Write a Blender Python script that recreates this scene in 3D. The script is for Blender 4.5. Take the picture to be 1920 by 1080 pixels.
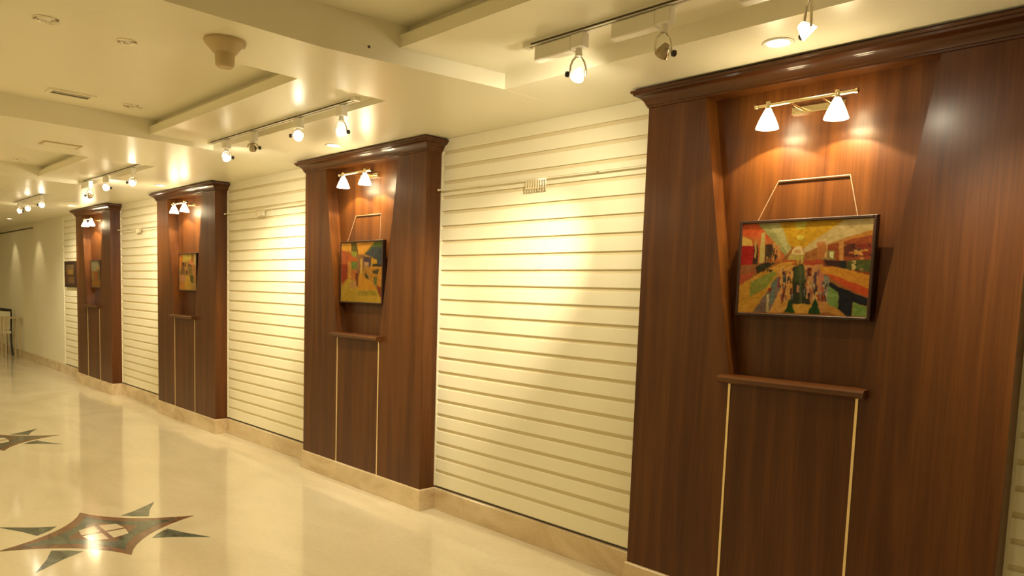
import bpy, math, random
import numpy as np
from mathutils import Vector, Matrix, Euler
random.seed(4)
for o in list(bpy.data.objects):
    bpy.data.objects.remove(o, do_unlink=True)
SC = bpy.context.scene
C = SC.collection

# ------------------------------------------------------------------ camera
F_PX, YAW, PITCH, ROLL, CY = 1371.37, -0.7896, -0.0883, 0.034, 676.8
cam_d = bpy.data.cameras.new('camera'); cam = bpy.data.objects.new('camera', cam_d); C.objects.link(cam)
fw = Vector((math.sin(YAW)*math.cos(PITCH), math.cos(YAW)*math.cos(PITCH), math.sin(PITCH)))
rt = Vector((math.cos(YAW), -math.sin(YAW), 0)); up = rt.cross(fw)
r2 = math.cos(ROLL)*rt + math.sin(ROLL)*up; u2 = -math.sin(ROLL)*rt + math.cos(ROLL)*up
M = Matrix((r2, u2, -fw)).transposed().to_4x4(); M.translation = Vector((0, -3.0885, 1.52))
cam.matrix_world = M
cam_d.sensor_width = 36; cam_d.lens = F_PX/1920*36
cam_d.shift_y = (CY-540)/1920
cam_d.clip_start = 0.05; cam_d.clip_end = 100
SC.camera = cam

# ------------------------------------------------------------------ view, world, lights
SC.view_settings.view_transform = 'Standard'
SC.view_settings.look = 'None'
SC.view_settings.gamma = 1
SC.view_settings.use_curve_mapping = False
SC.view_settings.exposure = 0.52
W = bpy.data.worlds.new('world'); SC.world = W; W.use_nodes = True
W.node_tree.nodes['Background'].inputs[0].default_value = (1.0, 0.8, 0.5, 1)
W.node_tree.nodes['Background'].inputs[1].default_value = 0.05
WARM = (1.0, 0.85, 0.52)
SPOTC = (1.0, 0.88, 0.64)
PICC = (1.0, 0.84, 0.50)
SPOT_W = 170.0        # track spots on the slat walls
PIC_W = 18.0          # little glass picture lamps
DOWN_W = 9.0         # downlights over the pilasters
HALL_W = 29.0        # added fill lights for the hall's ambient level, out of view
WASH_W = 9.0

def light(name, kind, loc, energy, color=WARM, size=0.05, aim=None, angle=60, blend=0.5):
    d = bpy.data.lights.new(name, kind); d.energy = energy; d.color = color
    if kind == 'AREA':
        d.shape = 'DISK'; d.size = size
    else:
        d.shadow_soft_size = size
    if kind == 'SPOT':
        d.spot_size = math.radians(angle); d.spot_blend = blend
    o = bpy.data.objects.new(name, d); C.objects.link(o); o.location = loc
    if aim is not None:
        o.rotation_euler = (Vector(aim)-Vector(loc)).to_track_quat('-Z', 'Y').to_euler()
    return o

# unseen fill lights added under the ceiling along the open side, for ambient level
for i, x in enumerate((2.0, -1.4, -4.8, -8.2, -11.6, -15.0, -18.4)):
    light('hall_fill', 'AREA', (x, -3.75, 2.545), HALL_W*(0.2 if x > 0 else 0.45 if x > -2 else 1.0 if x > -14 else 0.5), size=0.42, aim=(x, -3.75, 0))

# ------------------------------------------------------------------ constants of the place
ZC = 2.564          # soffit
ZB = 0.153          # top of stone base
YS = 0.128          # slat wall face
PX = [-1.394, -4.801, -8.238, -11.607]     # pilaster centres
HW = 0.812
YN = 0.095          # niche back
def nx(z): return 0.292 + (z-1.19)*0.156   # niche half width at height z

# ------------------------------------------------------------------ materials
def lin(c):
    return tuple((v/12.92 if v <= 0.04045 else ((v+0.055)/1.055)**2.4) for v in c)
def hexc(r, g, b): return lin((r/255, g/255, b/255))+(1,)
def mat(name, col, rough=0.5, metal=0.0, coat=0.0, coat_r=0.1, emit=None, es=0, noise=0.0, nscale=8, spec=0.5, bump=0.0, stretch=(1, 1, 1)):
    m = bpy.data.materials.new(name); m.use_nodes = True
    nt = m.node_tree; b = nt.nodes['Principled BSDF']
    b.inputs['Base Color'].default_value = tuple(col)[:3]+(1,)
    b.inputs['Roughness'].default_value = rough; b.inputs['Metallic'].default_value = metal
    b.inputs['Coat Weight'].default_value = coat; b.inputs['Coat Roughness'].default_value = coat_r
    b.inputs['Specular IOR Level'].default_value = spec
    if emit:
        b.inputs['Emission Color'].default_value = tuple(emit)[:3]+(1,); b.inputs['Emission Strength'].default_value = es
    if noise or bump:
        g = nt.nodes.new('ShaderNodeNewGeometry'); mp = nt.nodes.new('ShaderNodeMapping'); n = nt.nodes.new('ShaderNodeTexNoise')
        mp.inputs['Scale'].default_value = stretch
        nt.links.new(g.outputs['Position'], mp.inputs[0]); nt.links.new(mp.outputs[0], n.inputs['Vector'])
        n.inputs['Scale'].default_value = nscale; n.inputs['Detail'].default_value = 5
        if noise:
            mx = nt.nodes.new('ShaderNodeMix'); mx.data_type = 'RGBA'
            nt.links.new(n.outputs['Fac'], mx.inputs['Factor'])
            mx.inputs['A'].default_value = tuple(v*(1-noise) for v in col[:3])+(1,)
            mx.inputs['B'].default_value = tuple(min(1, v*(1+noise)) for v in col[:3])+(1,)
            nt.links.new(mx.outputs['Result'], b.inputs['Base Color'])
        if bump:
            bp = nt.nodes.new('ShaderNodeBump'); bp.inputs['Strength'].default_value = bump; bp.inputs['Distance'].default_value = 0.01
            nt.links.new(n.outputs['Fac'], bp.inputs['Height']); nt.links.new(bp.outputs[0], b.inputs['Normal'])
    return m

def wood(name, horizontal=False, dark=1.0):
    m = bpy.data.materials.new(name); m.use_nodes = True
    nt = m.node_tree; b = nt.nodes['Principled BSDF']; L = nt.links.new
    g = nt.nodes.new('ShaderNodeNewGeometry')
    def tex(scale, ns, detail, dist=0.0):
        mp = nt.nodes.new('ShaderNodeMapping'); mp.inputs['Scale'].default_value = scale
        n = nt.nodes.new('ShaderNodeTexNoise'); n.inputs['Scale'].default_value = ns; n.inputs['Detail'].default_value = detail
        n.inputs['Distortion'].default_value = dist
        L(g.outputs['Position'], mp.inputs[0]); L(mp.outputs[0], n.inputs['Vector']); return n
    s = (0.03, 1, 1) if horizontal else (1, 1, 0.03)
    s2 = (0.05, 1, 1) if horizontal else (1, 1, 0.05)
    fine = tex(s, 110, 6); broad = tex(s2, 13, 3, 0.6)
    cr = nt.nodes.new('ShaderNodeValToRGB')
    cr.color_ramp.elements[0].position = 0.30; cr.color_ramp.elements[0].color = tuple(v*dark for v in (0.046, 0.0105, 0.0016))+(1,)
    cr.color_ramp.elements[1].position = 0.72; cr.color_ramp.elements[1].color = tuple(v*dark for v in (0.132, 0.0435, 0.0068))+(1,)
    e = cr.color_ramp.elements.new(0.5); e.color = tuple(v*dark for v in (0.083, 0.0250, 0.0038))+(1,)
    mx = nt.nodes.new('ShaderNodeMath'); mx.operation = 'MULTIPLY_ADD'; mx.inputs[1].default_value = 0.3
    ad = nt.nodes.new('ShaderNodeMath'); ad.operation = 'MULTIPLY'; ad.inputs[1].default_value = 0.7
    L(broad.outputs['Fac'], ad.inputs[0]); L(fine.outputs['Fac'], mx.inputs[0]); L(ad.outputs[0], mx.inputs[2])
    L(mx.outputs[0], cr.inputs[0]); L(cr.outputs[0], b.inputs['Base Color'])
    b.inputs['Roughness'].default_value = 0.42
    b.inputs['Specular IOR Level'].default_value = 0.2
    b.inputs['Coat Weight'].default_value = 0.5 if horizontal else 0.22; b.inputs['Coat Roughness'].default_value = 0.09 if horizontal else 0.24
    bp = nt.nodes.new('ShaderNodeBump'); bp.inputs['Strength'].default_value = 0.12; bp.inputs['Distance'].default_value = 0.002
    L(fine.outputs['Fac'], bp.inputs['Height']); L(bp.outputs[0], b.inputs['Normal'])
    return m

def marble(name, c1, c2, rough, spec=0.5, scale=2.2, coat=0.0):
    m = bpy.data.materials.new(name); m.use_nodes = True
    nt = m.node_tree; b = nt.nodes['Principled BSDF']; L = nt.links.new
    g = nt.nodes.new('ShaderNodeNewGeometry')
    n1 = nt.nodes.new('ShaderNodeTexNoise'); n1.inputs['Scale'].default_value = scale; n1.inputs['Detail'].default_value = 8; n1.inputs['Distortion'].default_value = 1.2
    n2 = nt.nodes.new('ShaderNodeTexNoise'); n2.inputs['Scale'].default_value = scale*14; n2.inputs['Detail'].default_value = 4
    mp = nt.nodes.new('ShaderNodeMapping'); mp.inputs['Scale'].default_value = (0.45, 1, 1)
    L(g.outputs['Position'], mp.inputs[0]); L(mp.outputs[0], n1.inputs['Vector']); L(g.outputs['Position'], n2.inputs['Vector'])
    ma = nt.nodes.new('ShaderNodeMath'); ma.operation = 'MULTIPLY_ADD'; ma.inputs[1].default_value = 0.25
    mb = nt.nodes.new('ShaderNodeMath'); mb.operation = 'MULTIPLY'; mb.inputs[1].default_value = 0.75
    L(n1.outputs['Fac'], mb.inputs[0]); L(n2.outputs['Fac'], ma.inputs[0]); L(mb.outputs[0], ma.inputs[2])
    cr = nt.nodes.new('ShaderNodeValToRGB'); cr.color_ramp.elements[0].position = 0.35; cr.color_ramp.elements[1].position = 0.62
    cr.color_ramp.elements[0].color = tuple(c1)[:3]+(1,); cr.color_ramp.elements[1].color = tuple(c2)[:3]+(1,)
    L(ma.outputs[0], cr.inputs[0]); L(cr.outputs[0], b.inputs['Base Color'])
    b.inputs['Roughness'].default_value = rough; b.inputs['Specular IOR Level'].default_value = spec
    b.inputs['Coat Weight'].default_value = coat
    return m

M_WOOD = wood('varnished_wood'); M_WOODH = wood('varnished_wood_across', True, 0.9)
M_CREAM = mat('cream_slat_paint', (0.82, 0.76, 0.56), 0.34, noise=0.03, nscale=3, spec=0.5)
M_CEIL = mat('cream_ceiling_paint', (0.87, 0.82, 0.64), 0.32, noise=0.04, nscale=1.5, spec=0.5)
M_WALL = mat('cream_wall_paint', (0.74, 0.68, 0.50), 0.55, noise=0.04, nscale=1.5)
M_FLOOR = marble('polished_cream_marble', (0.66, 0.58, 0.42), (0.76, 0.68, 0.51), 0.10, 0.6)
M_BASE = marble('beige_marble_base', (0.50, 0.36, 0.20), (0.68, 0.54, 0.34), 0.16, 0.5, 5)
M_BASETOP = mat('base_marble_edge', (0.80, 0.68, 0.48), 0.25, noise=0.05)
M_BROWN = marble('red_brown_inlay_stone', (0.13, 0.065, 0.038), (0.24, 0.12, 0.065), 0.12, 0.5, 12)
M_GREEN = marble('dark_green_inlay_stone', (0.045, 0.06, 0.045), (0.15, 0.17, 0.13), 0.12, 0.5, 9)
M_BRASS = mat('brass_strip', (0.85, 0.66, 0.34), 0.35, metal=0.6, noise=0.06, nscale=20)
M_FITBRASS = mat('polished_pale_brass', (0.90, 0.78, 0.50), 0.16, metal=1.0, noise=0.03)
M_CHROME = mat('satin_chrome', (0.72, 0.68, 0.58), 0.2, metal=1.0, noise=0.03)
M_WHITE = mat('white_enamel', (0.84, 0.80, 0.70), 0.3, noise=0.02)
M_BLACK = mat('black_plastic', (0.018, 0.015, 0.012), 0.35, noise=0.1)
M_GROOVE = mat('tan_groove_shade', (0.70, 0.60, 0.37), 0.45, noise=0.03)  # tan tone paints the groove shade onto the slat backing
M_SLOT = mat('dark_slot', (0.06, 0.045, 0.025), 0.6, noise=0.1)
M_TAN = mat('tan_detector_plastic', (0.55, 0.42, 0.22), 0.4, noise=0.05)
M_FRAME = mat('dark_brown_frame', (0.030, 0.012, 0.006), 0.5, coat=0.0, spec=0.25, noise=0.2, nscale=40)
M_STRING = mat('pale_cord', (0.30, 0.20, 0.12), 0.5, noise=0.1, nscale=90)
M_GLASS_ON = mat('lit_frosted_glass', (0.9, 0.85, 0.75), 0.4, emit=(1, 0.82, 0.48), es=30, noise=0.02)
M_LENS_ON = mat('lit_lamp_glass', (0.9, 0.85, 0.75), 0.3, emit=(1, 0.88, 0.66), es=30, noise=0.02)
M_CUP_ON = mat('lit_reflector_glass', (0.9, 0.85, 0.75), 0.25, emit=(1, 0.85, 0.6), es=5, noise=0.02)
M_DL_ON = mat('lit_downlight_lens', (0.9, 0.85, 0.75), 0.3, emit=(1, 0.88, 0.62), es=12, noise=0.02)
M_DL_OFF = mat('unlit_downlight_lens', (0.75, 0.72, 0.62), 0.12, metal=0.6, noise=0.02)
M_CUP_OFF = mat('dark_metal_cup', (0.42, 0.35, 0.24), 0.22, metal=0.9, noise=0.05)
M_CLEAR = mat('ribbed_pale_acrylic', (0.62, 0.52, 0.32), 0.1, noise=0.05, spec=0.7)

# ------------------------------------------------------------------ mesh helpers
class MB:
    def __init__(s): s.v = []; s.f = []
    def add(s, vs, fs):
        n = len(s.v); s.v += [tuple(v) for v in vs]; s.f += [tuple(i+n for i in f) for f in fs]; return s
    def box(s, x0, x1, y0, y1, z0, z1, c=0.0):
        if c <= 0:
            vs = [(x, y, z) for z in (z0, z1) for y in (y0, y1) for x in (x0, x1)]
            return s.add(vs, [(0, 2, 3, 1), (4, 5, 7, 6), (0, 1, 5, 4), (2, 6, 7, 3), (0, 4, 6, 2), (1, 3, 7, 5)])
        # chamfered around all edges lying in y0 face (front)
        vs = [(x, y1, z) for z in (z0, z1) for x in (x0, x1)] + [(x, y0+c, z) for z in (z0, z1) for x in (x0, x1)] + \
             [(x, y0, z) for z in (z0+c, z1-c) for x in (x0+c, x1-c)]
        return s.add(vs, [(0, 2, 3, 1), (8, 9, 11, 10), (4, 5, 9, 8), (5, 7, 11, 9), (7, 6, 10, 11), (6, 4, 8, 10),
                          (0, 1, 5, 4), (1, 3, 7, 5), (3, 2, 6, 7), (2, 0, 4, 6)])
    def prism_xz(s, pts, y0, y1):
        n = len(pts)
        vs = [(x, y0, z) for x, z in pts]+[(x, y1, z) for x, z in pts]
        fs = [tuple(range(n)), tuple(range(2*n-1, n-1, -1))]+[(i, i+n, (i+1) % n+n, (i+1) % n) for i in range(n)]
        return s.add(vs, fs)
    def prism_xy(s, pts, z0, z1):
        n = len(pts)
        vs = [(x, y, z0) for x, y in pts]+[(x, y, z1) for x, y in pts]
        fs = [tuple(range(n-1, -1, -1)), tuple(range(n, 2*n))]+[(i, (i+1) % n, (i+1) % n+n, i+n) for i in range(n)]
        return s.add(vs, fs)
    def tube(s, pts, r, n=8, caps=True):
        pts = [Vector(p) for p in pts]; rings = []
        rr = r if isinstance(r, (list, tuple)) else [r]*len(pts)
        ref = Vector((0, 0, 1))
        d0 = (pts[1]-pts[0]).normalized()
        if abs(d0.dot(ref)) > .9: ref = Vector((0, 1, 0))
        for i, p in enumerate(pts):
            a = pts[max(i-1, 0)]; b = pts[min(i+1, len(pts)-1)]; d = (b-a).normalized()
            u = d.cross(ref).normalized(); w = u.cross(d)
            rings.append([p+rr[i]*(math.cos(t)*u+math.sin(t)*w) for t in [2*math.pi*k/n for k in range(n)]])
        vs = [v for g in rings for v in g]; fs = []
        for i in range(len(pts)-1):
            for k in range(n):
                fs.append((i*n+k, i*n+(k+1) % n, (i+1)*n+(k+1) % n, (i+1)*n+k))
        if caps: fs += [tuple(range(n-1, -1, -1)), tuple((len(pts)-1)*n+k for k in range(n))]
        return s.add(vs, fs)
    def lathe(s, prof, c=(0, 0, 0), axis=(0, 0, 1), n=24):
        c = Vector(c); q = Vector(axis).to_track_quat('Z', 'Y'); vs = []; fs = []
        for r, z in prof:
            for k in range(n):
                t = 2*math.pi*k/n; vs.append(c+q @ Vector((r*math.cos(t), r*math.sin(t), z)))
        for i in range(len(prof)-1):
            for k in range(n):
                fs.append((i*n+k, i*n+(k+1) % n, (i+1)*n+(k+1) % n, (i+1)*n+k))
        if prof[0][0] > 1e-5: fs.append(tuple(range(n-1, -1, -1)))
        if prof[-1][0] > 1e-5: fs.append(tuple((len(prof)-1)*n+k for k in range(n)))
        return s.add(vs, fs)
    def build(s, name, m, parent=None, smooth=False, loc=None):
        me = bpy.data.meshes.new(name); me.from_pydata(s.v, [], s.f); me.validate(); me.update()
        import bmesh
        bm = bmesh.new(); bm.from_mesh(me); bmesh.ops.remove_doubles(bm, verts=bm.verts, dist=1e-6)
        bmesh.ops.recalc_face_normals(bm, faces=bm.faces); bm.to_mesh(me); bm.free()
        if smooth:
            for p in me.polygons: p.use_smooth = True
            try: me.set_sharp_from_angle(angle=math.radians(40))
            except Exception: pass
        me.materials.append(m)
        o = bpy.data.objects.new(name, me); C.objects.link(o)
        if parent: o.parent = parent
        if loc: o.location = loc
        return o

def tag(o, label=None, cat=None, group=None, kind=None):
    if label: o['label'] = label
    if cat: o['category'] = cat
    if group: o['group'] = group
    if kind: o['kind'] = kind
    return o
def thing(name, loc, label, cat, group=None, rz=0):
    o = bpy.data.objects.new(name, None); C.objects.link(o); o.location = loc; o.rotation_euler = (0, 0, rz)
    o.empty_display_size = 0.1
    return tag(o, label, cat, group)
def struct(o): o['kind'] = 'structure'; return o
def kids(o): return [c for c in C.objects if c.parent == o]
def copy_tree(o, parent=None):
    ch = kids(o); c = o.copy(); C.objects.link(c); c.parent = parent
    for k in ch: copy_tree(k, c)
    return c

# ------------------------------------------------------------------ room shell
XL, XR, YF = -22.0, 3.2, -5.2
fl = MB(); fl.add([(XL, YF, 0), (XR, YF, 0), (XR, .3, 0), (XL, .3, 0), (XL, YF, -.1), (XR, YF, -.1), (XR, .3, -.1), (XL, .3, -.1)],
                  [(0, 1, 2, 3), (4, 7, 6, 5), (0, 4, 5, 1), (1, 5, 6, 2), (2, 6, 7, 3), (3, 7, 4, 0)])
floor = struct(fl.build('floor', M_FLOOR))
struct(MB().box(XL, XR, YS+.03, YS+.17, 0, 2.9).build('wall_back', M_WALL))
struct(MB().box(XL, XR, YF-.15, YF, 0, 2.9).build('wall_front', M_WALL))
struct(MB().box(XL-.15, XL, YF, .3, 0, 2.9).build('wall_left', M_WALL))
struct(MB().box(XR, XR+.15, YF, .3, 0, 2.9).build('wall_right', M_WALL))
# plain plastered length of wall beyond the last slat panel
struct(MB().box(XL, -13.69, YS, YS+.03, ZB-.01, 2.9).build('trim_2', M_WALL))
struct(MB().box(XL, -15.7, YS-.012, YS+.01, 2.452, 2.470).build('trim_3', M_SLOT))

# ceiling: wall soffit, cross beams, cove shelves and raised coffers
bays = [  # xa, xb, y lip, y soffit, z shelf
    (-2.93, 0.40, -1.04, -0.46, 2.640),
    (-5.75, -3.45, -1.17, -0.71, 2.602),
    (-9.05, -7.00, -1.17, -0.71, 2.602),
    (-12.45, -10.42, -1.17, -0.71, 2.602),
    (-15.85, -13.80, -1.17, -0.71, 2.602),
    (-19.25, -17.20, -1.17, -0.71, 2.602),
]
YO = -3.05
cb = MB().box(XL-.15, XR+.15, YF-.15, YO, ZC, 2.95)
for xa, xb, yl, ys, zs in bays: cb.box(xa-.3, xb+.3, ys, .3, ZC, 2.95)
ceiling = struct(cb.build('ceiling', M_CEIL))
beams = [[(XL-.1, YO), (XL-.1, .3), (-19.25, .3), (-19.25, YO)], [(0.40, YO), (0.40, .3), (XR+.1, .3), (XR+.1, YO)],
         [(-3.45, YO), (-3.45, .3), (-2.77, .3), (-2.77, -.46), (-2.93, -1.4), (-2.93, YO)]]
for a, b in zip(bays[1:], bays[2:]): beams.append([(b[1], YO), (b[1], .3), (a[0], .3), (a[0], YO)])
for p in beams: MB().prism_xy(p[::-1], ZC-.0004, 2.95).build('beam', M_CEIL, ceiling)
for xa, xb, yl, ys, zs in bays:
    zd = zs+.105
    MB().box(xa-.1, xb+.1, yl, ys+.01, zs, zs+.058, ).box(xa-.1, xb+.1, yl+.05, ys+.01, zs+.058, 2.95).build('cove_shelf', M_CEIL, ceiling)
    MB().box(xa-.1, xb+.1, YO-.05, yl+.06, zd, zd+.1).build('coffer_panel', M_CEIL, ceiling)
    MB().box(xa-.1, xb+.1, YO-.02, YO+.28, zs, zs+.058).build('cove_shelf', M_CEIL, ceiling)

# stone base following the wall and the pilasters
def base_profile_strip(path, mb, top):
    # path: list of (x, y) outer face, stone 15 cm tall, eased top edge
    prof = [(0.0, 0.0), (0.0, ZB-.008), (0.003, ZB-.002), (0.008, ZB)]
    n = len(path)
    nrm = []
    for i in range(n):
        a = Vector(path[max(i-1, 0)]); b = Vector(path[i]); c = Vector(path[min(i+1, n-1)])
        d1 = (b-a).normalized() if i else (c-b).normalized(); d2 = (c-b).normalized() if i < n-1 else d1
        n1 = Vector((-d1.y, d1.x)); n2 = Vector((-d2.y, d2.x)); m = (n1+n2); m = m/(m.dot(n1)) if m.length > 1e-6 else n1
        nrm.append(m)
    vs = []; 
    for o, z in prof+[(0.03, ZB), (0.03, 0)]:
        for p, q in zip(path, nrm): vs.append((p[0]+q.x*o, p[1]+q.y*o, z))
    k = len(prof)+2; fs = []
    for j in range(k-1):
        for i in range(n-1): fs.append((j*n+i, j*n+i+1, (j+1)*n+i+1, (j+1)*n+i))
    fs.append(tuple(j*n for j in range(k))); fs.append(tuple(j*n+n-1 for j in range(k-1, -1, -1)))
    mb.add(vs, fs)
base = None
path_x = sorted(PX)
yb = YS-.014
segs = [[(XL, yb), (path_x[0]-HW-.012, yb)]]
for i, c in enumerate(path_x):
    e = .012
    segs.append([(c-HW-e, YS), (c-HW-e, -e), (c+HW+e, -e), (c+HW+e, YS)])
    nxt = path_x[i+1]-HW-e if i < 3 else XR
    segs.append([(c+HW+e, yb), (nxt, yb)])
for i, s in enumerate(segs):
    mb = MB(); base_profile_strip(s, mb, None); o = mb.build('base_stone' if base else 'baseboard_back', M_BASE, base)
    if base is None: base = struct(o)
for y, nm in ((YF+.001, 'baseboard_front'),):
    struct(MB().box(XL, XR, y, y+.02, 0, ZB).build(nm, M_BASE))

# star medallions set in the floor
def star_pts(tips, mid, rot=0):
    out = []
    for k in range(4):
        a = k*math.pi/2+rot; b = a+math.pi/2; m = a+math.pi/4
        p0 = Vector((math.cos(a), math.sin(a)))*tips[k % 2]; p2 = Vector((math.cos(b), math.sin(b)))*tips[(k+1) % 2]
        md = Vector((math.cos(m), math.sin(m)))*mid
        ctl = 2*md-(p0+p2)/2
        for t in [i/8 for i in range(8)]: out.append(tuple((1-t)**2*p0+2*t*(1-t)*ctl+t*t*p2))
    return out
def medallion(x, y):
    e = bpy.data.objects.new('floor_medallion', None); C.objects.link(e); e.parent = floor; e.location = (x, y, 0)
    MB().prism_xy(star_pts((.51, .545), .285), 0.0, .0012).build('inlay_frame', M_BROWN, e)
    MB().prism_xy(star_pts((.41, .44), .215), 0.0, .0018).build('inlay_stone', M_GREEN, e)
    for sx in (1, -1):
        for sy in (1, -1):
            p = [(.285, .185), (.345, .29), (.48, .455), (.30, .365), (.165, .315), (.225, .235)]
            q = [(a*sx, b*sy) for a, b in p]
            if sx*sy < 0: q = q[::-1]
            MB().prism_xy(q, 0.0, .0012).build('inlay_stone', M_GREEN, e)
            q = [(.014*sx, .014*sy), (.150*sx, .014*sy), (.118*sx, .105*sy), (.014*sx, .118*sy)]
            if sx*sy < 0: q = q[::-1]
            MB().prism_xy(q, 0.0, .0030).build('inlay_stone', M_FLOOR, e)
    MB().prism_xy(star_pts((.22, .19), .15), 0.0, .0022).build('inlay_stone', M_BROWN, e)
for x in (-1.42, -4.82, -8.2, -11.6): medallion(x, -1.77)

# ------------------------------------------------------------------ slat walls
def slat_panel(x0, x1, label):
    w = x1-x0
    t = thing('slat_wall_panel', (x0, YS, 0), label, 'wall panel')
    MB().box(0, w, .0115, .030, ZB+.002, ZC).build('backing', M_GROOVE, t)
    proto = None
    for k in range(-15, 9):
        z0 = 1.673+.1*k+.011; z1 = 1.673+.1*(k+1)-.011
        if k == -15: z0 = ZB+.014
        if k == 8: z1 = ZC
        if k in (-15, 8) or proto is None:
            h = z1-z0
            mb = MB()
            # slat cross-section: flat face, rounded lips running back into the groove
            pr = [(0.013, 0), (0.003, 0), (0.0008, .0008), (0, .003), (0, h-.003), (.0008, h-.0008), (.003, h), (.013, h)]
            a = [(.012, y, z) for y, z in pr]; b = [(w-.012, y, z) for y, z in pr]; n = len(pr)
            mb.add(a+b, [tuple(range(n)), tuple(range(2*n-1, n-1, -1))]+[(i, i+n, (i+1) % n+n, (i+1) % n) for i in range(n)])
            o = mb.build('slat', M_CREAM, t); o.location = (0, 0, z0)
            if k not in (-15, 8): proto = o
        else:
            o = proto.copy(); C.objects.link(o); o.location = (0, 0, z0)
    for xx in (0.0, w-.012):
        MB().box(xx, xx+.012, -.004, .016, ZB+.012, ZC).build('edge_trim', M_CREAM, t)
    MB().box(0.0, w, .004, .012, ZB+.001, ZB+.013).build('shadow_gap', M_SLOT, t)
    return t
xs = PX
slat_panel(xs[0]+HW, XR-.01, 'cream horizontal slat wall panel at the right edge, past the nearest wooden pilaster')
slat_panel(xs[1]+HW, xs[0]-HW, 'widest cream slat wall panel with a bright spotlit patch, left of the nearest pilaster')
slat_panel(xs[2]+HW, xs[1]-HW, 'cream slat wall panel between the second and third wooden pilasters')
slat_panel(xs[3]+HW, xs[2]-HW, 'narrow-looking cream slat wall panel between third and farthest wooden pilasters')
slat_panel(-13.69, xs[3]-HW, 'farthest cream slat wall panel carrying a framed picture, beside plain plaster wall')

# hanging rods with ribbed clips in front of the slats
def rod(x0, x1, z, cx, label, clip_label):
    t = thing('hanging_rod', ((x0+x1)/2, YS-.035, z), label, 'rail', 'thin rods across the slat panels')
    h = (x1-x0)/2
    MB().tube([(-h, 0, 0), (h, 0, 0)], .0055, 10).build('rod', M_CREAM, t, True)
    for s in (-1, 1):
        MB().lathe([(.0, 0), (.008, .0), (.009, .004), (.006, .010)], (s*h, 0, 0), (-s, 0, 0), 14).build('end_cap', M_CREAM, t, True)
    for xx in (-h*.55, h*.55):
        MB().tube([(xx, .035, 0), (xx, 0, 0)], .004, 8).build('bracket', M_CREAM, t, True)
    c = thing('hook_clip', (cx, YS-.035, z), clip_label, 'clip', 'ribbed clips on the hanging rods')
    mb = MB().box(-.085, .085, -.0105, -.0065, -.018, -.006).box(-.085, .085, -.009, -.0065, -.062, -.058)
    mb.build('holder', M_CLEAR, c)
    for i in range(9):
        x = -.080+.020*i
        MB().box(x-.003, x+.003, -.016, -.0095, -.064, -.016).build('rib', M_CHROME if i > 5 else M_CLEAR, c)
rod(xs[1]+HW+.012, xs[0]-HW-.012, 2.222, -3.045, 'thin cream rod across the widest slat panel, left of the nearest pilaster',
    'largest ribbed clip, on the rod of the widest slat panel')
rod(xs[2]+HW+.012, xs[1]-HW-.012, 2.25, -6.6, 'thin cream rod across the slat panel between second and third pilasters',
    'ribbed clip on the rod between second and third pilasters')
rod(xs[3]+HW+.012, xs[2]-HW-.012, 2.22, -9.95, 'thin cream rod across the slat panel between third and farthest pilasters',
    'tiny ribbed clip on the rod between third and farthest pilasters')

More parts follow.
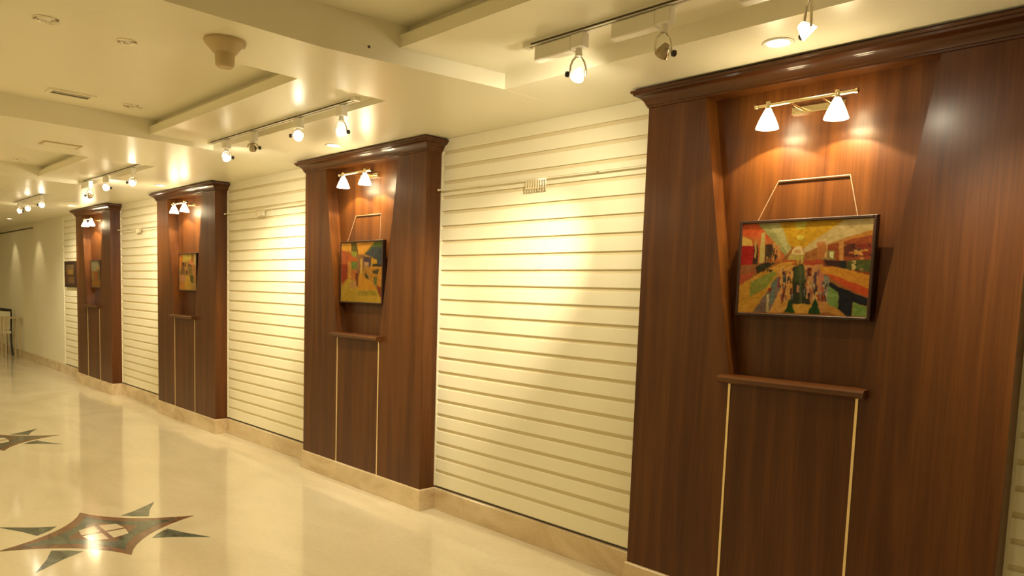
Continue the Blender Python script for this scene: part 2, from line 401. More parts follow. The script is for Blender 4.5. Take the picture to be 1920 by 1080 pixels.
# ------------------------------------------------------------------ wooden pilasters
ZK = 2.485   # underside of crown
def pilaster(x, label):
    t = thing('pilaster', (x, 0, ZB), label, 'pilaster', None)
    Z = lambda z: z-ZB
    zt, zs = 2.50, 1.158
    nt_, ns_ = nx(zt), nx(1.19)
    sw = .286
    # stiles
    for s in (-1, 1):
        p = [(s*HW, Z(ZB)), (s*sw, Z(ZB)), (s*sw, Z(zs)), (s*ns_, Z(1.175)), (s*nt_, Z(zt)), (s*HW, Z(zt))]
        if s > 0: p = p[::-1]
        MB().prism_xz(p, 0, .022).build('stile', M_WOOD, t)
        MB().box(*sorted((s*(HW-.02), s*HW)), .022, YS+.028, Z(ZB), Z(ZC)).build('side_panel', M_WOOD, t)
        # niche reveal
        a = [(s*(ns_), Z(1.16)), (s*nt_, Z(zt)), (s*(nt_+.02), Z(zt)), (s*(ns_+.02), Z(1.16))]
        if s < 0: a = a[::-1]
        MB().prism_xz(a, .0215, YN+.004).build('niche_side', M_WOOD, t)
        MB().box(*sorted((s*(sw-.0065), s*(sw+.0045))), -.0025, .010, Z(ZB), Z(zs)).build('brass_strip', M_BRASS, t)
    MB().box(-sw+.007, sw-.007, .001, .020, Z(ZB), Z(zs)).build('lower_panel', M_WOOD, t)
    MB().box(-.56, .56, YN, YN+.02, Z(1.10), Z(ZC)).build('niche_back', M_WOOD, t)
    # ledge
    mb = MB(); pr = [(YN, 1.156), (-.040, 1.156), (-.050, 1.162), (-.052, 1.180), (-.046, 1.190), (YN, 1.193)]
    a = [(-.325, y, Z(z)) for y, z in pr]; b = [(.325, y, Z(z)) for y, z in pr]; n = len(pr)
    # inside the niche the ledge narrows to the opening: two boxes joined
    mb.add([(-.325, min(y, 0.0), z) for _, y, z in a]+[(.325, min(y, 0.0), z) for _, y, z in b],
           [tuple(range(n)), tuple(range(2*n-1, n-1, -1))]+[(i, i+n, (i+1) % n+n, (i+1) % n) for i in range(n)])
    mb.box(-ns_+.002, ns_-.002, 0.0, YN, Z(1.160), Z(1.191))
    mb.build('ledge', M_WOODH, t)
    # crown moulding swept round three sides
    prof = [(0.0, ZK-.012), (.006, ZK-.010), (.007, ZK-.002), (.012, ZK), (.0135, ZK+.006), (.017, ZK+.014), (.022, ZK+.022), (.028, ZK+.029), (.035, ZK+.035), (.043, ZK+.040), (.051, ZK+.043), (.058, ZK+.045),
            (.060, ZK+.054), (.068, ZK+.056), (.069, ZK+.067), (.066, ZK+.0695), (.050, ZK+.070), (.048, ZC)]
    vs = []; fs = []
    for o, z in prof:
        h = HW+o
        vs += [(-h, YS, Z(z)), (-h, -o, Z(z)), (h, -o, Z(z)), (h, YS, Z(z))]
    for j in range(len(prof)-1):
        for i in range(3): fs.append((j*4+i, j*4+i+1, j*4+4+i+1, j*4+4+i))
    vs += [(-HW+.02, YS, Z(ZK-.012)), (-HW+.02, .022, Z(ZK-.012)), (HW-.02, .022, Z(ZK-.012)), (HW-.02, YS, Z(ZK-.012))]
    k = len(prof)*4
    for i in range(3): fs.append((i+1, i, k+i, k+i+1))
    vs += [(-HW+.02, YS, Z(ZC)), (-HW+.02, .022, Z(ZC)), (HW-.02, .022, Z(ZC)), (HW-.02, YS, Z(ZC))]
    k2 = k+4; j = (len(prof)-1)*4
    for i in range(3): fs.append((j+i, j+i+1, k2+i+1, k2+i)); fs.append((k+i, k+i+1, k2+i+1, k2+i))
    fs.append((0, k, k2, j)+tuple(4*q for q in range(len(prof)-2, 0, -1)))
    MB().add(vs, fs).build('crown_moulding', M_WOODH, t, True)
    # closing board of the niche top
    MB().box(-nt_+.001, nt_-.001, .0225, YN, Z(ZK-.006), Z(ZK+.02)).build('niche_top', M_WOOD, t)
    return t
pilaster(PX[0], 'nearest and largest dark reddish wooden pilaster with lamp niche, at the right')
pilaster(PX[1], 'second wooden pilaster from the right, between the two widest slat panels')
pilaster(PX[2], 'third wooden pilaster from the right, with a small upright picture in its niche')
pilaster(PX[3], 'farthest and smallest wooden pilaster, beside the plain plaster wall')

# ------------------------------------------------------------------ picture lamps
def bell(mb, c):
    pr = [(.010, .042), (.014, .036), (.020, .024), (.028, .008), (.036, -.010), (.043, -.028), (.048, -.042),
          (.0455, -.042), (.041, -.028), (.034, -.010), (.026, .008), (.018, .022), (.0, .032)]
    return mb.lathe(pr, c, (0, 0, 1), 28)
def picture_lamp(x, z, label):
    yb = -.045
    t = thing('picture_lamp', (x, YN, z), label, 'lamp', 'twin bell shade lamps over the niches')
    yy = yb-YN
    MB().tube([(-.215, yy, .052), (.215, yy, .052)], .0085, 12).build('bar', M_FITBRASS, t, True)
    for s in (-1, 1): MB().tube([(s*.207, yy, .052), (s*.217, yy, .052)], .0115, 12).build('end_cap', M_FITBRASS, t, True)
    MB().box(-.11, .12, -.022, 0, .028, .060, .004).build('wall_plate', M_FITBRASS, t)
    for xx in (-.06, .07): MB().tube([(xx, -.02, .045), (xx, yy, .050)], .006, 10).build('arm', M_FITBRASS, t, True)
    for xx in (-.157, .137):
        MB().lathe([(.008, .070), (.013, .066), (.014, .050), (.012, .042), (.009, .030)], (xx, yy, 0), (0, 0, 1), 16).build('lamp_holder', M_FITBRASS, t, True)
        sh = bell(MB(), (xx, yy, -.004)).build('shade', M_GLASS_ON, t, True)
        MB().lathe([(0, -.016), (.007, -.013), (.009, -.005), (.007, .004), (.004, .012)], (xx, yy, 0), (0, 0, 1), 12).build('bulb', M_LENS_ON, sh, True)
        light('picture_lamp_light', 'POINT', (x+xx, yb, z-.016), PIC_W, color=PICC, size=.004)
for x, z, l in zip(PX, (2.325, 2.345, 2.345, 2.345), (
        'brass bar lamp with two lit bell shades over the mall painting on the nearest pilaster',
        'brass bar lamp with two lit bell shades in the second pilaster from the right',
        'brass bar lamp with two lit bell shades in the third pilaster from the right',
        'brass bar lamp with two lit bell shades in the farthest pilaster')):
    picture_lamp(x-.0, z, l)

# ------------------------------------------------------------------ paintings (flat colour patches laid on real canvases)
def canvas_colors(nu, nv, corners, layers, bg, jitter=.05, seed=1):
    """corners TL TR BR BL in sketch units; returns linear colours [nv, nu, 3]"""
    rng = np.random.default_rng(seed)
    u = np.linspace(0, 1, nu)[None, :]; v = np.linspace(0, 1, nv)[:, None]
    tl, tr, br, bl = [np.array(c, float) for c in corners]
    X = (1-v)*((1-u)*tl[0]+u*tr[0])+v*((1-u)*bl[0]+u*br[0])
    Y = (1-v)*((1-u)*tl[1]+u*tr[1])+v*((1-u)*bl[1]+u*br[1])
    # soft hand-painted edges
    def wob(s, a):
        g = rng.normal(size=(s+2, s+2)); yi = v*np.ones_like(u)*s; xi = u*np.ones_like(v)*s
        y0 = yi.astype(int); x0 = xi.astype(int); fy = yi-y0; fx = xi-x0
        return a*((g[y0, x0]*(1-fx)+g[y0, x0+1]*fx)*(1-fy)+(g[y0+1, x0]*(1-fx)+g[y0+1, x0+1]*fx)*fy)
    Xw = X+wob(34, 3); Yw = Y+wob(34, 3)
    img = np.zeros((nv, nu, 3)); img[:] = np.array(bg)/255
    for poly, col in layers:
        P = poly; inside = np.zeros(X.shape, bool); j = len(P)-1
        for i in range(len(P)):
            xi, yi = P[i]; xj, yj = P[j]
            if yi != yj:
                c = ((yi > Yw) != (yj > Yw)) & (Xw < (xj-xi)*(Yw-yi)/(yj-yi)+xi); inside ^= c
            j = i
        img[inside] = np.array(col)/255
    b = wob(60, 1)[..., None]*jitter*.6+rng.normal(size=img.shape)*jitter*.2+wob(14, 1)[..., None]*jitter*.4
    img = np.clip(img+b, 0.01, 1)
    k = img.copy(); k[1:-1, 1:-1] = (img[1:-1, 1:-1]*2+img[:-2, 1:-1]+img[2:, 1:-1]+img[1:-1, :-2]+img[1:-1, 2:])/6
    img = k
    img = img**1.18
    return .47*np.where(img <= .04045, img/12.92, ((img+.055)/1.055)**2.4)
m = bpy.data.materials.new('painted_canvas'); m.use_nodes = True
at = m.node_tree.nodes.new('ShaderNodeVertexColor'); at.layer_name = 'paint'
m.node_tree.links.new(at.outputs[0], m.node_tree.nodes['Principled BSDF'].inputs['Base Color'])
m.node_tree.nodes['Principled BSDF'].inputs['Roughness'].default_value = .6
m.node_tree.nodes['Principled BSDF'].inputs['Specular IOR Level'].default_value = .15
M_PAINT = m

def framed_picture(x, z0, z1, w, yfront, layers, corners, bg, label, fw_=.014, nu=150, nv=110, frame_m=M_FRAME, depth=.032, seed=1, tilt=0, hang=None, ylean=0, group=None):
    """x, z0..z1 outer size; origin at the back bottom centre"""
    h = z1-z0
    t = thing('framed_painting', (x, yfront+depth, z0), label, 'picture', group)
    t.rotation_euler = (0, tilt, 0)
    yf = -depth
    b = fw_
    for x0, x1, a0, a1 in ((-w/2, -w/2+b, 0, h), (w/2-b, w/2, 0, h)):
        MB().box(x0, x1, yf, 0, a0, a1, .003).build('frame_side', frame_m, t)
    for a0, a1 in ((0, b), (h-b, h)):
        MB().box(-w/2+b, w/2-b, yf, 0, a0, a1, .003).build('frame_rail', frame_m, t)
    col = canvas_colors(nu, nv, corners, layers, bg, seed=seed)
    xs_ = np.linspace(-w/2+b, w/2-b, nu); zs_ = np.linspace(h-b, b, nv)
    vs = [(float(xx), yf+.005, float(zz)) for zz in zs_ for xx in xs_]
    fs = [(j*nu+i, (j+1)*nu+i, (j+1)*nu+i+1, j*nu+i+1) for j in range(nv-1) for i in range(nu-1)]
    me = bpy.data.meshes.new('canvas'); me.from_pydata(vs, [], fs); me.update()
    ca = me.color_attributes.new('paint', 'FLOAT_COLOR', 'POINT')
    rgba = np.ones((nv*nu, 4), dtype=np.float32); rgba[:, :3] = col.reshape(-1, 3); ca.data.foreach_set('color', rgba.ravel())
    me.materials.append(M_PAINT)
    o = bpy.data.objects.new('canvas', me); C.objects.link(o); o.parent = t
    MB().box(-w/2+b, w/2-b, -.006, -.001, b, h-b).build('backing_board', frame_m, t)
    if hang:
        rx0, rx1, rz, sx0, sx1 = hang
        y = YN-(yfront+depth)-.006
        MB().tube([(rx0, y, rz-z0), (rx1, y, rz-z0)], .0030, 8).build('hanging_bar', M_STRING, t, True)
        for a, bb in ((rx0, sx0), (rx1, sx1)):
            MB().tube([(a, y, rz-z0), (bb, -.012, h-.002)], .0016, 6).build('cord', M_STRING, t, True)
    return t

# --- picture 1: a long shopping hall with escalator, galleries and two small fir trees
A = [([(60, 60), (500, 60), (560, 330), (480, 450), (60, 450)], (205, 120, 60)),
     ([(60, 90), (260, 100), (420, 250), (60, 200)], (215, 105, 50)),
     ([(220, 80), (340, 80), (560, 330), (520, 400)], (175, 170, 110)),
     ([(340, 80), (460, 90), (580, 330), (540, 380)], (195, 185, 130)),
     ([(455, 70), (1130, 60), (700, 320), (560, 320)], (205, 160, 25)),
     ([(600, 80), (720, 80), (700, 150), (620, 150)], (205, 190, 80)),
     ([(620, 215), (700, 215), (680, 250), (630, 250)], (215, 200, 95)),
     ([(1080, 60), (1320, 55), (1310, 160), (700, 370), (690, 330)], (205, 180, 125)),
     ([(1310, 160), (1310, 210), (900, 310), (760, 360)], (200, 140, 55)),
     ([(1310, 210), (1290, 600), (860, 500), (850, 320)], (165, 85, 35)),
     ([(70, 210), (180, 250), (180, 300), (70, 310)], (225, 185, 95)),
     ([(66, 300), (200, 305), (200, 470), (64, 490)], (175, 30, 25)),
     ([(200, 290), (240, 290), (245, 470), (190, 470)], (70, 45, 25)),
     ([(275, 180), (315, 180), (310, 465), (255, 465)], (205, 185, 115)),
     ([(205, 250), (230, 255), (225, 420), (205, 410)], (205, 165, 90)),
     ([(315, 290), (395, 290), (390, 450), (320, 450)], (80, 60, 40)),
     ([(395, 270), (425, 270), (420, 440), (390, 440)], (215, 160, 95)),
     ([(445, 290), (465, 290), (465, 430), (440, 430)], (210, 160, 90)),
     ([(60, 480), (240, 480), (400, 440), (240, 560), (60, 650)], (165, 105, 60)),
     ([(60, 570), (230, 540), (90, 660), (58, 670)], (190, 95, 60)),
     ([(225, 490), (340, 460), (420, 460), (240, 565)], (60, 60, 35)),
     ([(590, 340), (630, 305), (680, 320), (705, 390), (570, 390)], (235, 205, 150)),
     ([(610, 345), (670, 345), (670, 375), (605, 375)], (215, 170, 110)),
     ([(560, 385), (700, 385), (690, 440), (540, 440)], (190, 170, 90)),
     ([(500, 440), (640, 440), (620, 475), (470, 490)], (190, 90, 35)),
     ([(700, 450), (860, 440), (850, 490), (710, 485)], (180, 75, 35)),
     ([(860, 350), (985, 350), (980, 440), (860, 440)], (150, 130, 75)),
     ([(870, 370), (905, 370), (900, 420), (870, 420)], (230, 225, 165)),
     ([(935, 365), (975, 360), (970, 430), (940, 420)], (230, 225, 165)),
     ([(815, 280), (895, 270), (890, 430), (820, 420)], (195, 130, 70)),
     ([(1015, 270), (1060, 265), (1055, 460), (1020, 450)], (205, 150, 80)),
     ([(900, 290), (915, 290), (915, 430), (900, 430)], (215, 165, 90)),
     ([(1060, 290), (1160, 290), (1150, 420), (1060, 410)], (110, 50, 25)),
     ([(1180, 300), (1300, 290), (1295, 420), (1180, 400)], (150, 60, 30)),
     ([(1150, 350), (1210, 350), (1215, 400), (1150, 390)], (215, 165, 85)),
     ([(880, 440), (1080, 450), (1080, 520), (890, 490)], (75, 35, 30)),
     ([(1030, 455), (1085, 455), (1085, 525), (1030, 510)], (35, 40, 45)),
     ([(1090, 450), (1300, 440), (1290, 560), (1090, 530)], (90, 95, 35)),
     ([(1130, 450), (1165, 450), (1165, 530), (1130, 540)], (215, 190, 120)),
     ([(60, 670), (240, 565), (480, 460), (620, 450), (540, 520), (200, 920), (45, 920)], (212, 160, 60)),
     ([(170, 640), (400, 540), (440, 560), (330, 700), (170, 780)], (150, 150, 65)),
     ([(200, 920), (330, 760), (440, 600), (500, 560), (480, 700), (380, 925)], (140, 115, 105)),
     ([(340, 760), (365, 750), (370, 930), (345, 930)], (210, 190, 140)),
     ([(380, 660), (440, 600), (420, 820), (375, 860)], (120, 130, 115)),
     ([(440, 520), (620, 480), (600, 820), (590, 930), (370, 930), (480, 700)], (220, 165, 85)),
     ([(450, 600), (475, 590), (470, 700), (445, 690)], (150, 75, 70)),
     ([(500, 560), (530, 560), (530, 650), (500, 640)], (70, 75, 85)),
     ([(495, 660), (530, 655), (515, 830), (495, 800)], (120, 50, 30)),
     ([(545, 590), (560, 590), (590, 650), (575, 655)], (60, 40, 50)),
     ([(355, 700), (390, 690), (390, 725), (360, 735)], (150, 50, 25)),
     ([(600, 500), (690, 480), (770, 850), (585, 850)], (62, 62, 35)),
     ([(620, 490), (700, 490), (720, 640), (612, 640)], (82, 90, 42)),
     ([(640, 670), (665, 670), (660, 740), (638, 740)], (210, 150, 110)),
     ([(655, 480), (672, 480), (690, 850), (665, 850)], (95, 100, 65)),
     ([(635, 400), (650, 400), (650, 470), (632, 470)], (200, 185, 80)),
     ([(672, 400), (690, 400), (690, 470), (676, 470)], (210, 195, 110)),
     ([(700, 490), (870, 480), (940, 640), (1010, 930), (770, 930), (760, 800)], (205, 150, 90)),
     ([(735, 510), (775, 510), (770, 590), (735, 590)], (110, 35, 25)),
     ([(790, 560), (815, 550), (820, 780), (790, 790)], (95, 60, 75)),
     ([(725, 680), (765, 680), (765, 800), (725, 800)], (215, 165, 120)),
     ([(835, 520), (890, 520), (890, 760), (840, 740)], (200, 130, 100)),
     ([(870, 640), (895, 640), (890, 800), (865, 800)], (120, 95, 110)),
     ([(890, 560), (935, 580), (925, 830), (895, 830)], (140, 145, 130)),
     ([(820, 770), (900, 770), (900, 830), (830, 820)], (180, 85, 35)),
     ([(590, 850), (770, 850), (800, 940), (590, 940)], (215, 165, 70)),
     ([(860, 500), (1030, 510), (1285, 590), (1280, 720), (1000, 600), (860, 560)], (218, 155, 50)),
     ([(870, 565), (1000, 595), (1280, 715), (1275, 790), (1120, 720), (930, 600)], (205, 90, 30)),
     ([(940, 640), (1010, 690), (1270, 800), (1265, 870), (1140, 830), (1135, 965), (1085, 965), (1020, 900), (1020, 750), (930, 690)], (22, 22, 34)),
     ([(930, 680), (1018, 745), (1018, 890), (925, 860)], (135, 160, 85)),
     ([(1145, 830), (1262, 880), (1262, 980), (1140, 965)], (135, 160, 80)),
     ([(1020, 900), (1090, 965), (1000, 960), (880, 900), (900, 850)], (205, 150, 70)),
     ([(570, 800), (600, 860), (590, 860), (625, 935), (520, 930), (555, 860), (548, 860)], (30, 75, 15)),
     ([(810, 800), (845, 865), (835, 865), (862, 950), (745, 940), (785, 865), (775, 865)], (30, 75, 15)),
     ]
rr = random.Random(11)
def dabs(n, x0, x1, y0, y1, w, h, cols):
    for _ in range(n):
        x = rr.uniform(x0, x1); y = rr.uniform(y0, y1); k = .6+.8*(y-y0)/(y1-y0+1)
        a, b = w*k*rr.uniform(.6, 1.3), h*k*rr.uniform(.6, 1.3)
        A.insert(len(A)-8, ([(x-a, y-b), (x+a, y-b*.9), (x+a*.8, y+b), (x-a*.7, y+b*.9)], rr.choice(cols)))
ppl = [(120, 45, 40), (60, 55, 75), (215, 175, 130), (225, 190, 120), (150, 90, 100), (80, 40, 30), (190, 110, 60), (130, 130, 120)]
dabs(46, 450, 595, 520, 810, 6, 24, ppl)
dabs(52, 705, 920, 520, 810, 6, 24, ppl)
dabs(16, 325, 470, 300, 440, 6, 22, [(70, 45, 30), (215, 170, 95), (120, 90, 50), (190, 120, 60)])
dabs(22, 1060, 1300, 290, 430, 16, 7, [(90, 40, 20), (215, 170, 80), (170, 70, 35), (60, 40, 25)])
dabs(12, 1090, 1290, 455, 550, 16, 6, [(120, 110, 45), (60, 70, 25), (180, 140, 70)])
dabs(14, 230, 400, 480, 545, 9, 8, [(35, 45, 20), (90, 85, 45), (120, 60, 35)])
pc = [(78, 100), (1312, 62), (1262, 980), (48, 920)]
framed_picture(-1.394, 1.468, 1.897, .598, .030, A, pc, (170, 110, 50),
               'framed painting of a golden shopping hall with escalator, hung in the nearest pilaster', nu=240, nv=170, seed=3,
               hang=(-.155, .158, 2.072, -.222, .215))
B = [([(75, 140), (230, 140), (240, 260), (75, 250)], (225, 170, 70)),
     ([(75, 240), (190, 260), (180, 460), (75, 460)], (195, 110, 65)),
     ([(75, 440), (180, 430), (180, 640), (85, 720)], (165, 70, 30)),
     ([(230, 130), (320, 130), (345, 300), (240, 290)], (115, 100, 40)),
     ([(320, 130), (600, 115), (420, 300), (345, 300)], (228, 168, 72)),
     ([(600, 115), (710, 115), (710, 260), (440, 300)], (105, 120, 55)),
     ([(450, 290), (560, 200), (710, 190), (710, 440), (620, 440), (560, 340)], (85, 88, 90)),
     ([(185, 290), (330, 280), (330, 400), (190, 400)], (205, 110, 50)),
     ([(235, 255), (320, 260), (325, 340), (240, 320)], (165, 165, 75)),
     ([(235, 395), (320, 400), (320, 500), (240, 500)], (125, 145, 70)),
     ([(190, 400), (235, 400), (240, 640), (190, 640)], (215, 155, 70)),
     ([(235, 500), (320, 500), (310, 650), (240, 650)], (195, 125, 55)),
     ([(320, 300), (440, 300), (440, 480), (360, 600), (320, 600)], (165, 120, 75)),
     ([(420, 320), (540, 340), (540, 470), (430, 460)], (100, 80, 85)),
     ([(440, 400), (500, 400), (500, 460), (440, 460)], (200, 160, 120)),
     ([(380, 360), (410, 360), (400, 560), (370, 600)], (220, 185, 95)),
     ([(540, 340), (620, 370), (620, 560), (540, 540)], (215, 165, 50)),
     ([(560, 430), (700, 440), (690, 470), (560, 460)], (60, 50, 40)),
     ([(510, 480), (710, 470), (700, 780), (560, 700)], (205, 145, 50)),
     ([(560, 520), (650, 500), (640, 570), (570, 570)], (80, 75, 45)),
     ([(570, 620), (620, 600), (610, 720), (570, 720)], (110, 115, 60)),
     ([(440, 550), (490, 600), (500, 690), (455, 640)], (85, 85, 35)),
     ([(300, 560), (340, 560), (345, 760), (305, 760)], (140, 70, 35)),
     ([(360, 560), (560, 700), (600, 800), (330, 800)], (215, 155, 45)),
     ([(180, 640), (300, 680), (340, 800), (620, 800), (680, 980), (80, 980), (90, 760)], (200, 165, 55)),
     ([(220, 680), (310, 680), (320, 780), (220, 780)], (195, 150, 95)),
     ([(330, 820), (600, 810), (620, 880), (340, 880)], (175, 150, 50)),
     ([(600, 720), (700, 780), (690, 880), (650, 900)], (150, 75, 35)),
     ]
framed_picture(-4.822, 1.424, 1.902, .585, .030, B, [(75, 140), (710, 110), (670, 985), (80, 960)], (190, 140, 60),
               'framed painting of a yellow street with blue-grey awnings, in the second pilaster from the right', nu=120, nv=96, seed=5,
               hang=(-.165, .175, 2.10, -.215, .225), fw_=.012)
Cc = [([(95, 165), (200, 165), (180, 450), (100, 450)], (200, 125, 35)),
      ([(200, 150), (440, 140), (430, 300), (200, 320)], (200, 175, 85)),
      ([(380, 250), (520, 300), (520, 400), (380, 380)], (215, 140, 90)),
      ([(500, 130), (575, 130), (560, 400), (500, 380)], (205, 185, 120)),
      ([(440, 150), (495, 150), (490, 330), (440, 300)], (170, 115, 30)),
      ([(180, 340), (300, 350), (290, 620), (130, 620)], (140, 95, 50)),
      ([(240, 440), (340, 420), (360, 600), (260, 620)], (190, 145, 80)),
      ([(330, 380), (450, 400), (440, 600), (340, 600)], (150, 120, 60)),
      ([(280, 520), (320, 520), (330, 600), (280, 600)], (110, 75, 60)),
      ([(460, 430), (560, 400), (530, 780), (460, 740)], (195, 140, 75)),
      ([(140, 620), (260, 640), (250, 760), (130, 780)], (195, 140, 100)),
      ([(380, 600), (470, 640), (460, 800), (380, 780)], (110, 100, 35)),
      ([(260, 640), (380, 640), (400, 960), (240, 960)], (205, 165, 65)),
      ([(120, 780), (240, 780), (230, 960), (120, 960)], (200, 135, 60)),
      ([(400, 800), (520, 800), (510, 960), (400, 960)], (190, 155, 90)),
      ([(180, 340), (230, 340), (220, 420), (180, 400)], (90, 60, 35)),
      ([(350, 370), (420, 380), (420, 430), (350, 430)], (120, 85, 50))]
framed_picture(-8.235, 1.455, 1.868, .50, .030, Cc, [(95, 165), (575, 130), (510, 965), (120, 965)], (180, 140, 70),
               'framed painting in mottled ochre and yellow, in the third pilaster from the right', nu=90, nv=76, seed=7, fw_=.012)
Dd = [([(720, 190), (1010, 150), (1010, 380), (850, 460), (720, 440)], (165, 155, 120)),
      ([(930, 180), (1010, 170), (1010, 300), (950, 260)], (120, 100, 85)),
      ([(880, 320), (1010, 340), (1000, 390), (880, 380)], (185, 145, 95)),
      ([(720, 440), (850, 460), (850, 720), (770, 700)], (165, 130, 70)),
      ([(830, 460), (940, 460), (930, 700), (840, 700)], (170, 100, 45)),
      ([(930, 400), (1010, 400), (1000, 700), (930, 680)], (130, 110, 50)),
      ([(770, 700), (1000, 700), (990, 880), (780, 880)], (165, 120, 50))]
framed_picture(-11.60, 1.435, 1.832, .44, .030, Dd, [(720, 190), (1010, 150), (990, 880), (770, 880)], (150, 120, 70),
               'framed painting with a pale sky over ochre ground, in the farthest pilaster', nu=70, nv=60, seed=9, fw_=.012)
Ee = [([(160, 200), (350, 200), (350, 380), (160, 380)], (150, 125, 85)),
      ([(180, 380), (350, 390), (350, 550), (200, 540)], (180, 145, 80)),
      ([(170, 420), (250, 420), (240, 500), (180, 500)], (175, 125, 50)),
      ([(200, 540), (390, 540), (400, 620), (220, 620)], (110, 80, 35)),
      ([(230, 620), (400, 620), (400, 820), (250, 820)], (145, 110, 70))]
framed_picture(-13.19, 1.425, 1.832, .60, YS-.036, Ee, [(130, 200), (360, 200), (410, 860), (190, 860)], (120, 90, 50),
               'dark framed picture hung on the farthest slat panel, left of the farthest pilaster', nu=70, nv=60, seed=11, fw_=.05)

# ------------------------------------------------------------------ track lighting
def spotlight(x, y, ztrack, drop, aim, lit, label, box=True, energy=0, box_len=.21, box_side=-1, knob=-1, yaw=0, on_disc=True, sz=1.0, cone=60):
    """adapter box under the rail, stem, fork, tilting lamp; origin on the rail"""
    t = thing('spotlight', (x, y, ztrack), label, 'spotlight', 'spotlights on the ceiling tracks')
    if box:
        x0, x1 = sorted((box_side*.03, box_side*(.03+box_len)))
        MB().box(x0, x1, -.022, .022, -.074, -.012, .004).build('transformer_box', M_WHITE, t)
    MB().box(-.034, .034, -.020, .020, -.066, -.008, .004).build('adapter', M_WHITE, t)
    zt = -.066; zp = -drop
    zf = zt-(drop-.066)*.30
    MB().tube([(0, 0, zt), (0, 0, zf)], [.013, .016], 12).build('stem', M_WHITE, t, True)
    fork = bpy.data.objects.new('fork', None)
    d = (Vector(aim)-Vector((x, y, ztrack-drop))).normalized()
    side = Vector((0, 0, 1)).cross(d); side = side.normalized() if side.length > .1 else Vector((1, 0, 0))
    hw = .036*sz
    pts = []
    for k in range(9):
        a = math.pi*k/8
        ww = hw*math.cos(a); hh = math.sin(a)
        pts.append(Vector((0, 0, zp))+side*ww*(1.0)+Vector((0, 0, (zf-zp)*(hh**.8))))
    MB().tube(pts, .0042, 8).build('fork', M_CHROME, t, True)
    c = Vector((0, 0, zp))
    cup = MB().lathe([(.006, -.034), (.013, -.030), (.018, -.018), (.025, .000), (.028, .012), (.0285, .014), (.026, .014), (.012, -.016)], c, d, 22)
    cup = cup.build('lamp_cup', M_CUP_ON if lit else M_CUP_OFF, t, True)
    MB().lathe([(.0262, .010), (.018, .0125), (0.0, .0135)], c, d, 20).build('lens', M_LENS_ON if lit or energy else M_DL_OFF, cup, True)
    kp = c+side*knob*(hw+.002)
    MB().lathe([(.009, 0), (.012, .003), (.012, .014), (.008, .017)], kp, side*knob, 14).build('knob', M_BLACK, t, True)
    if energy:
        p = Vector((x, y, ztrack-drop))+d*.022
        light('spotlight_light', 'SPOT', p, energy, color=SPOTC, size=.014, aim=tuple(p+d), angle=cone, blend=1.0)
        light('spotlight_halo', 'SPOT', p, energy*.22, color=SPOTC, size=.02, aim=tuple(p+d), angle=105, blend=1.0)
        light('spotlight_spill', 'SPOT', p, energy*.05, color=SPOTC, size=.02, aim=tuple(p+d), angle=165, blend=.6)
    return t
def track(x0, x1, y, z, label):
    t = thing('light_track', ((x0+x1)/2, y, z), label, 'light track', 'ceiling light tracks')
    h = (x1-x0)/2
    MB().box(-h, h, -.017, -.006, -.018, 0).box(-h, h, .006, .017, -.018, 0).box(-h, h, -.006, .006, -.006, 0).build('rail', M_WHITE, t)
    MB().box(-h+.02, h-.02, -.0055, .0055, -.010, -.0062).build('slot', M_SLOT, t)
    MB().box(-h+.02, h-.02, -.0185, -.0172, -.016, -.009).build('conductor_line', M_SLOT, t)
    for s in (-1, 1): MB().box(*sorted((s*h, s*(h+.03))), -.019, .019, -.020, 0).build('end_cap', M_WHITE, t)
# nearest track
zT = 2.640
track(-2.36, 0.10, -.70, zT, 'longest white ceiling track, with large spotlight boxes, left of the nearest pilaster crown')
spotlight(-2.075, -.70, zT-.016, .175, (-3.42, .128, 1.50), True, 'lit spotlight nearest the left end of the longest ceiling track', energy=SPOT_W*.95, knob=1, cone=46)
spotlight(-1.655, -.70, zT-.016, .165, (-3.3, .1, 1.2), False, 'dark spotlight with a black knob, second along the longest ceiling track', knob=-1)
spotlight(-1.10, -.70, zT-.016, .215, (-.2, .10, 1.3), True, 'lit spotlight at the top edge, above the nearest pilaster crown', energy=SPOT_W*.35, knob=1)
# second track
zT2 = 2.602
track(-5.62, -3.66, -.775, zT2, 'white ceiling track in front of the second pilaster, with a very bright spotlight')
spotlight(-5.36, -.775, zT2-.016, .13, (-6.35, .128, 1.5), True, 'lit spotlight at the left end of the second ceiling track', energy=SPOT_W*.9, knob=-1, box=False)
spotlight(-4.93, -.775, zT2-.016, .11, (-5.9, .1, 1.6), False, 'dark spotlight between lit ones on the second ceiling track', knob=-1, box=False)
spotlight(-4.30, -.775, zT2-.016, .115, (-2.0, -2.2, 1.6), True, 'very bright spotlight facing the camera on the second ceiling track', knob=-1, box=False)
spotlight(-3.80, -.775, zT2-.016, .155, (-4.3, .10, 1.0), True, 'lit spotlight at the right end of the second ceiling track', energy=SPOT_W*.25, knob=-1, box=False)
# third track
track(-8.95, -7.15, -.775, zT2, 'white ceiling track in front of the third pilaster')
spotlight(-8.75, -.775, zT2-.016, .16, (-9.7, .1, 1.5), False, 'dark spotlight at the left end of the third ceiling track', knob=1)
spotlight(-8.20, -.775, zT2-.016, .12, (-9.85, .128, 1.6), True, 'lit spotlight in the middle of the third ceiling track', energy=SPOT_W, knob=-1, box=False)
spotlight(-7.40, -.775, zT2-.016, .14, (-4.5, -2.6, 1.4), True, 'bright spotlight at the right end of the third ceiling track', knob=-1, box=False)
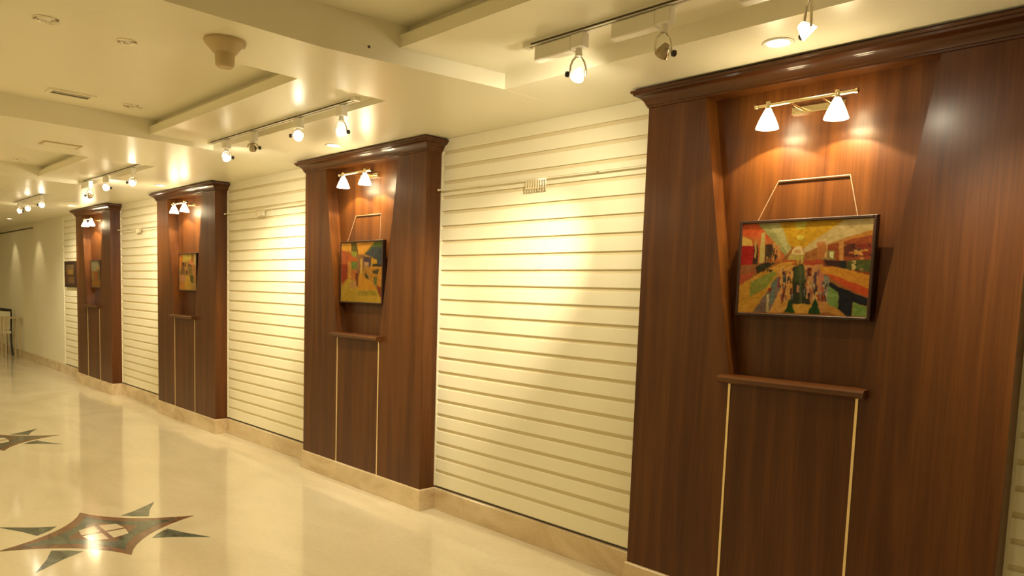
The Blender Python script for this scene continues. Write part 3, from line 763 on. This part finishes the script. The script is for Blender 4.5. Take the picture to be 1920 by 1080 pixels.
# fourth track
track(-12.3, -10.55, -.775, zT2, 'farthest and shortest-looking ceiling track with three bright spotlights')
for i, (x, l) in enumerate(((-12.05, 'left of the three bright spotlights on the farthest ceiling track'),
                            (-11.55, 'middle of the three bright spotlights on the farthest ceiling track'),
                            (-10.80, 'right of the three bright spotlights on the farthest ceiling track'))):
    spotlight(x, -.775, zT2-.016, .13, (-6.5, -2.4, 1.3) if i else (-13.0, .1, 1.5), True, l, energy=(SPOT_W*.5, 0, 0)[i], knob=-1, box=False)

# ------------------------------------------------------------------ downlights
def downlight(x, y, z, r, lit, label, energy=0, group=None):
    t = thing('downlight', (x, y, z), label, 'downlight', group)
    MB().lathe([(r, 0), (r+.001, -.003), (r*.96, -.006), (r*.74, -.004), (r*.70, .0), (r*.70, -.0005), (r, -.0005)], (0, 0, 0), (0, 0, 1), 32).build('trim_ring', M_WHITE if lit else M_CHROME, t, True)
    MB().lathe([(r*.70, -.001), (r*.40, -.003), (0, -.004)], (0, 0, 0), (0, 0, 1), 28).build('lens', M_DL_ON if lit else M_DL_OFF, t, True)
    if energy:
        light('downlight_light', 'SPOT', (x, y, z-.02), energy, size=r*.6, aim=(x, y-.02, 0), angle=120, blend=.8)
gl = 'lit downlights over the pilasters'
for x, w in zip((-1.43, -4.785, -8.25, -11.65), ('nearest', 'second', 'third', 'farthest')):
    downlight(x, -.235, ZC, .062, True, f'lit round downlight in the soffit above the {w} pilaster crown', DOWN_W, gl)
downlight(-3.99, -2.20, 2.707, .055, False, 'unlit chrome downlight in the top left corner of the ceiling', group='unlit downlights in the coffers')
downlight(-4.02, -1.85, 2.707, .045, False, 'unlit downlight between the corner one and the tan ceiling detector', group='unlit downlights in the coffers')
downlight(-5.42, -1.39, 2.707, .060, False, 'unlit downlight beside the ceiling air vent', group='unlit downlights in the coffers')
downlight(-8.72, -1.40, 2.707, .060, False, 'faint unlit downlight in the third coffer, near the left edge', group='unlit downlights in the coffers')
for x, w in zip((-15.3, -17.2), ('right', 'left')):
    downlight(x, -.30, ZC, .055, True, f'{w} one of two small wall-washing downlights by the far plain wall', 0, 'far wall washers')
    light('wash_light', 'SPOT', (x, -.25, ZC-.03), WASH_W, size=.02, aim=(x, .16, 1.2), angle=70, blend=.7)

# air vent
v = thing('air_vent', (-5.40, -1.76, 2.707), 'small cream air vent with dark slots in the ceiling at upper left', 'vent')
v.rotation_euler = (0, 0, 0)
mb = MB()
for x0, x1, y0, y1 in ((-.07, .07, -.13, -.105), (-.07, .07, .105, .13), (-.07, -.045, -.105, .105), (.045, .07, -.105, .105)): mb.box(x0, x1, y0, y1, -.010, 0)
mb.build('frame', M_CEIL, v)
MB().box(-.045, .045, -.105, .105, -.002, 0).build('duct_opening', M_SLOT, v)
for i in range(4):
    x = -.030+.022*i
    MB().add([(x-.008, -.105, -.003), (x+.006, -.105, -.010), (x+.008, -.105, -.008), (x-.006, -.105, -.001),
              (x-.008, .105, -.003), (x+.006, .105, -.010), (x+.008, .105, -.008), (x-.006, .105, -.001)],
             [(0, 1, 2, 3), (4, 7, 6, 5), (0, 4, 5, 1), (1, 5, 6, 2), (2, 6, 7, 3), (3, 7, 4, 0)]).build('louvre', M_CEIL if i else M_SLOT, v)
v2 = thing('air_vent', (-7.02+.45, -1.55, ZC), 'faint cream air vent flush in the ceiling between second and third coffers', 'vent')
MB().box(-.09, .09, -.13, .13, -.006, 0, ).build('frame', M_TAN, v2)
MB().box(-.07, .07, -.11, .11, -.008, -.006).build('grille', M_CEIL, v2)

# ceiling detector on the beam
d = thing('ceiling_detector', (-3.185, -1.72, ZC), 'tan cone shaped ceiling detector with a short cylinder below, upper left of centre', 'detector')
MB().lathe([(.084, 0), (.086, -.008), (.083, -.016), (.064, -.036), (.052, -.050), (.044, -.056), (0, -.056)], (0, 0, 0), (0, 0, 1), 36).build('base', M_TAN, d, True)
MB().lathe([(.041, -.054), (.040, -.092), (.038, -.104), (.030, -.112), (0, -.113)], (0, 0, 0), (0, 0, 1), 28).build('sensor', M_TAN, d, True)
MB().lathe([(.006, 0), (.005, -.003), (0, -.004)], (.058, .058, -.030), (0, 0, 1), 12).build('indicator', M_WHITE, d, True)
# sprinkler stub on the beam side
d = thing('sprinkler', (-2.905, -1.19, 2.612), 'tiny dark sprinkler stub on the beam beside the raised ceiling coffer', 'sprinkler')
MB().lathe([(.014, 0), (.014, .003), (.006, .004), (.006, .014), (.0, .016)], (0, 0, 0), (1, 0, 0), 14).build('stub', M_SLOT, d, True)

# ------------------------------------------------------------------ far chair at the left edge
ch = thing('chair', (-17.62, -.14, 0), 'black and cream chair standing by the far plain wall at the left edge', 'chair')
MB().box(-.24, .22, -.20, .20, .44, .49, .01).build('seat', M_CREAM, ch)
MB().prism_xz([(.16, .52), (.20, .52), (.235, .88), (.195, .88)], -.19, .19).build('backrest', M_CREAM, ch)
MB().tube([(.215, -.21, .90), (.222, 0, .925), (.215, .21, .90)], .030, 10).build('top_rail', M_BLACK, ch, True)
for sy in (-1, 1):
    MB().tube([(.215, sy*.20, .90), (.20, sy*.205, .70), (.15, sy*.205, .52), (.17, sy*.205, .30), (.25, sy*.21, .0)], [.018, .020, .018, .017, .020], 8).build('leg', M_BLACK, ch, True)
    MB().tube([(-.20, sy*.19, .45), (-.25, sy*.20, .0)], .018, 8).build('leg', M_BLACK, ch, True)
tb = thing('side_table', (-16.9, -.04, 0), 'small thin topped table beside the far chair at the left edge', 'table')
MB().box(-.22, .22, -.13, .13, .77, .79).build('table_top', M_TAN, tb)
for sx in (-1, 1):
    for sy in (-1, 1):
        MB().tube([(sx*.19, sy*.11, .77), (sx*.19, sy*.11, 0)], .012, 8).build('leg', M_TAN, tb, True)
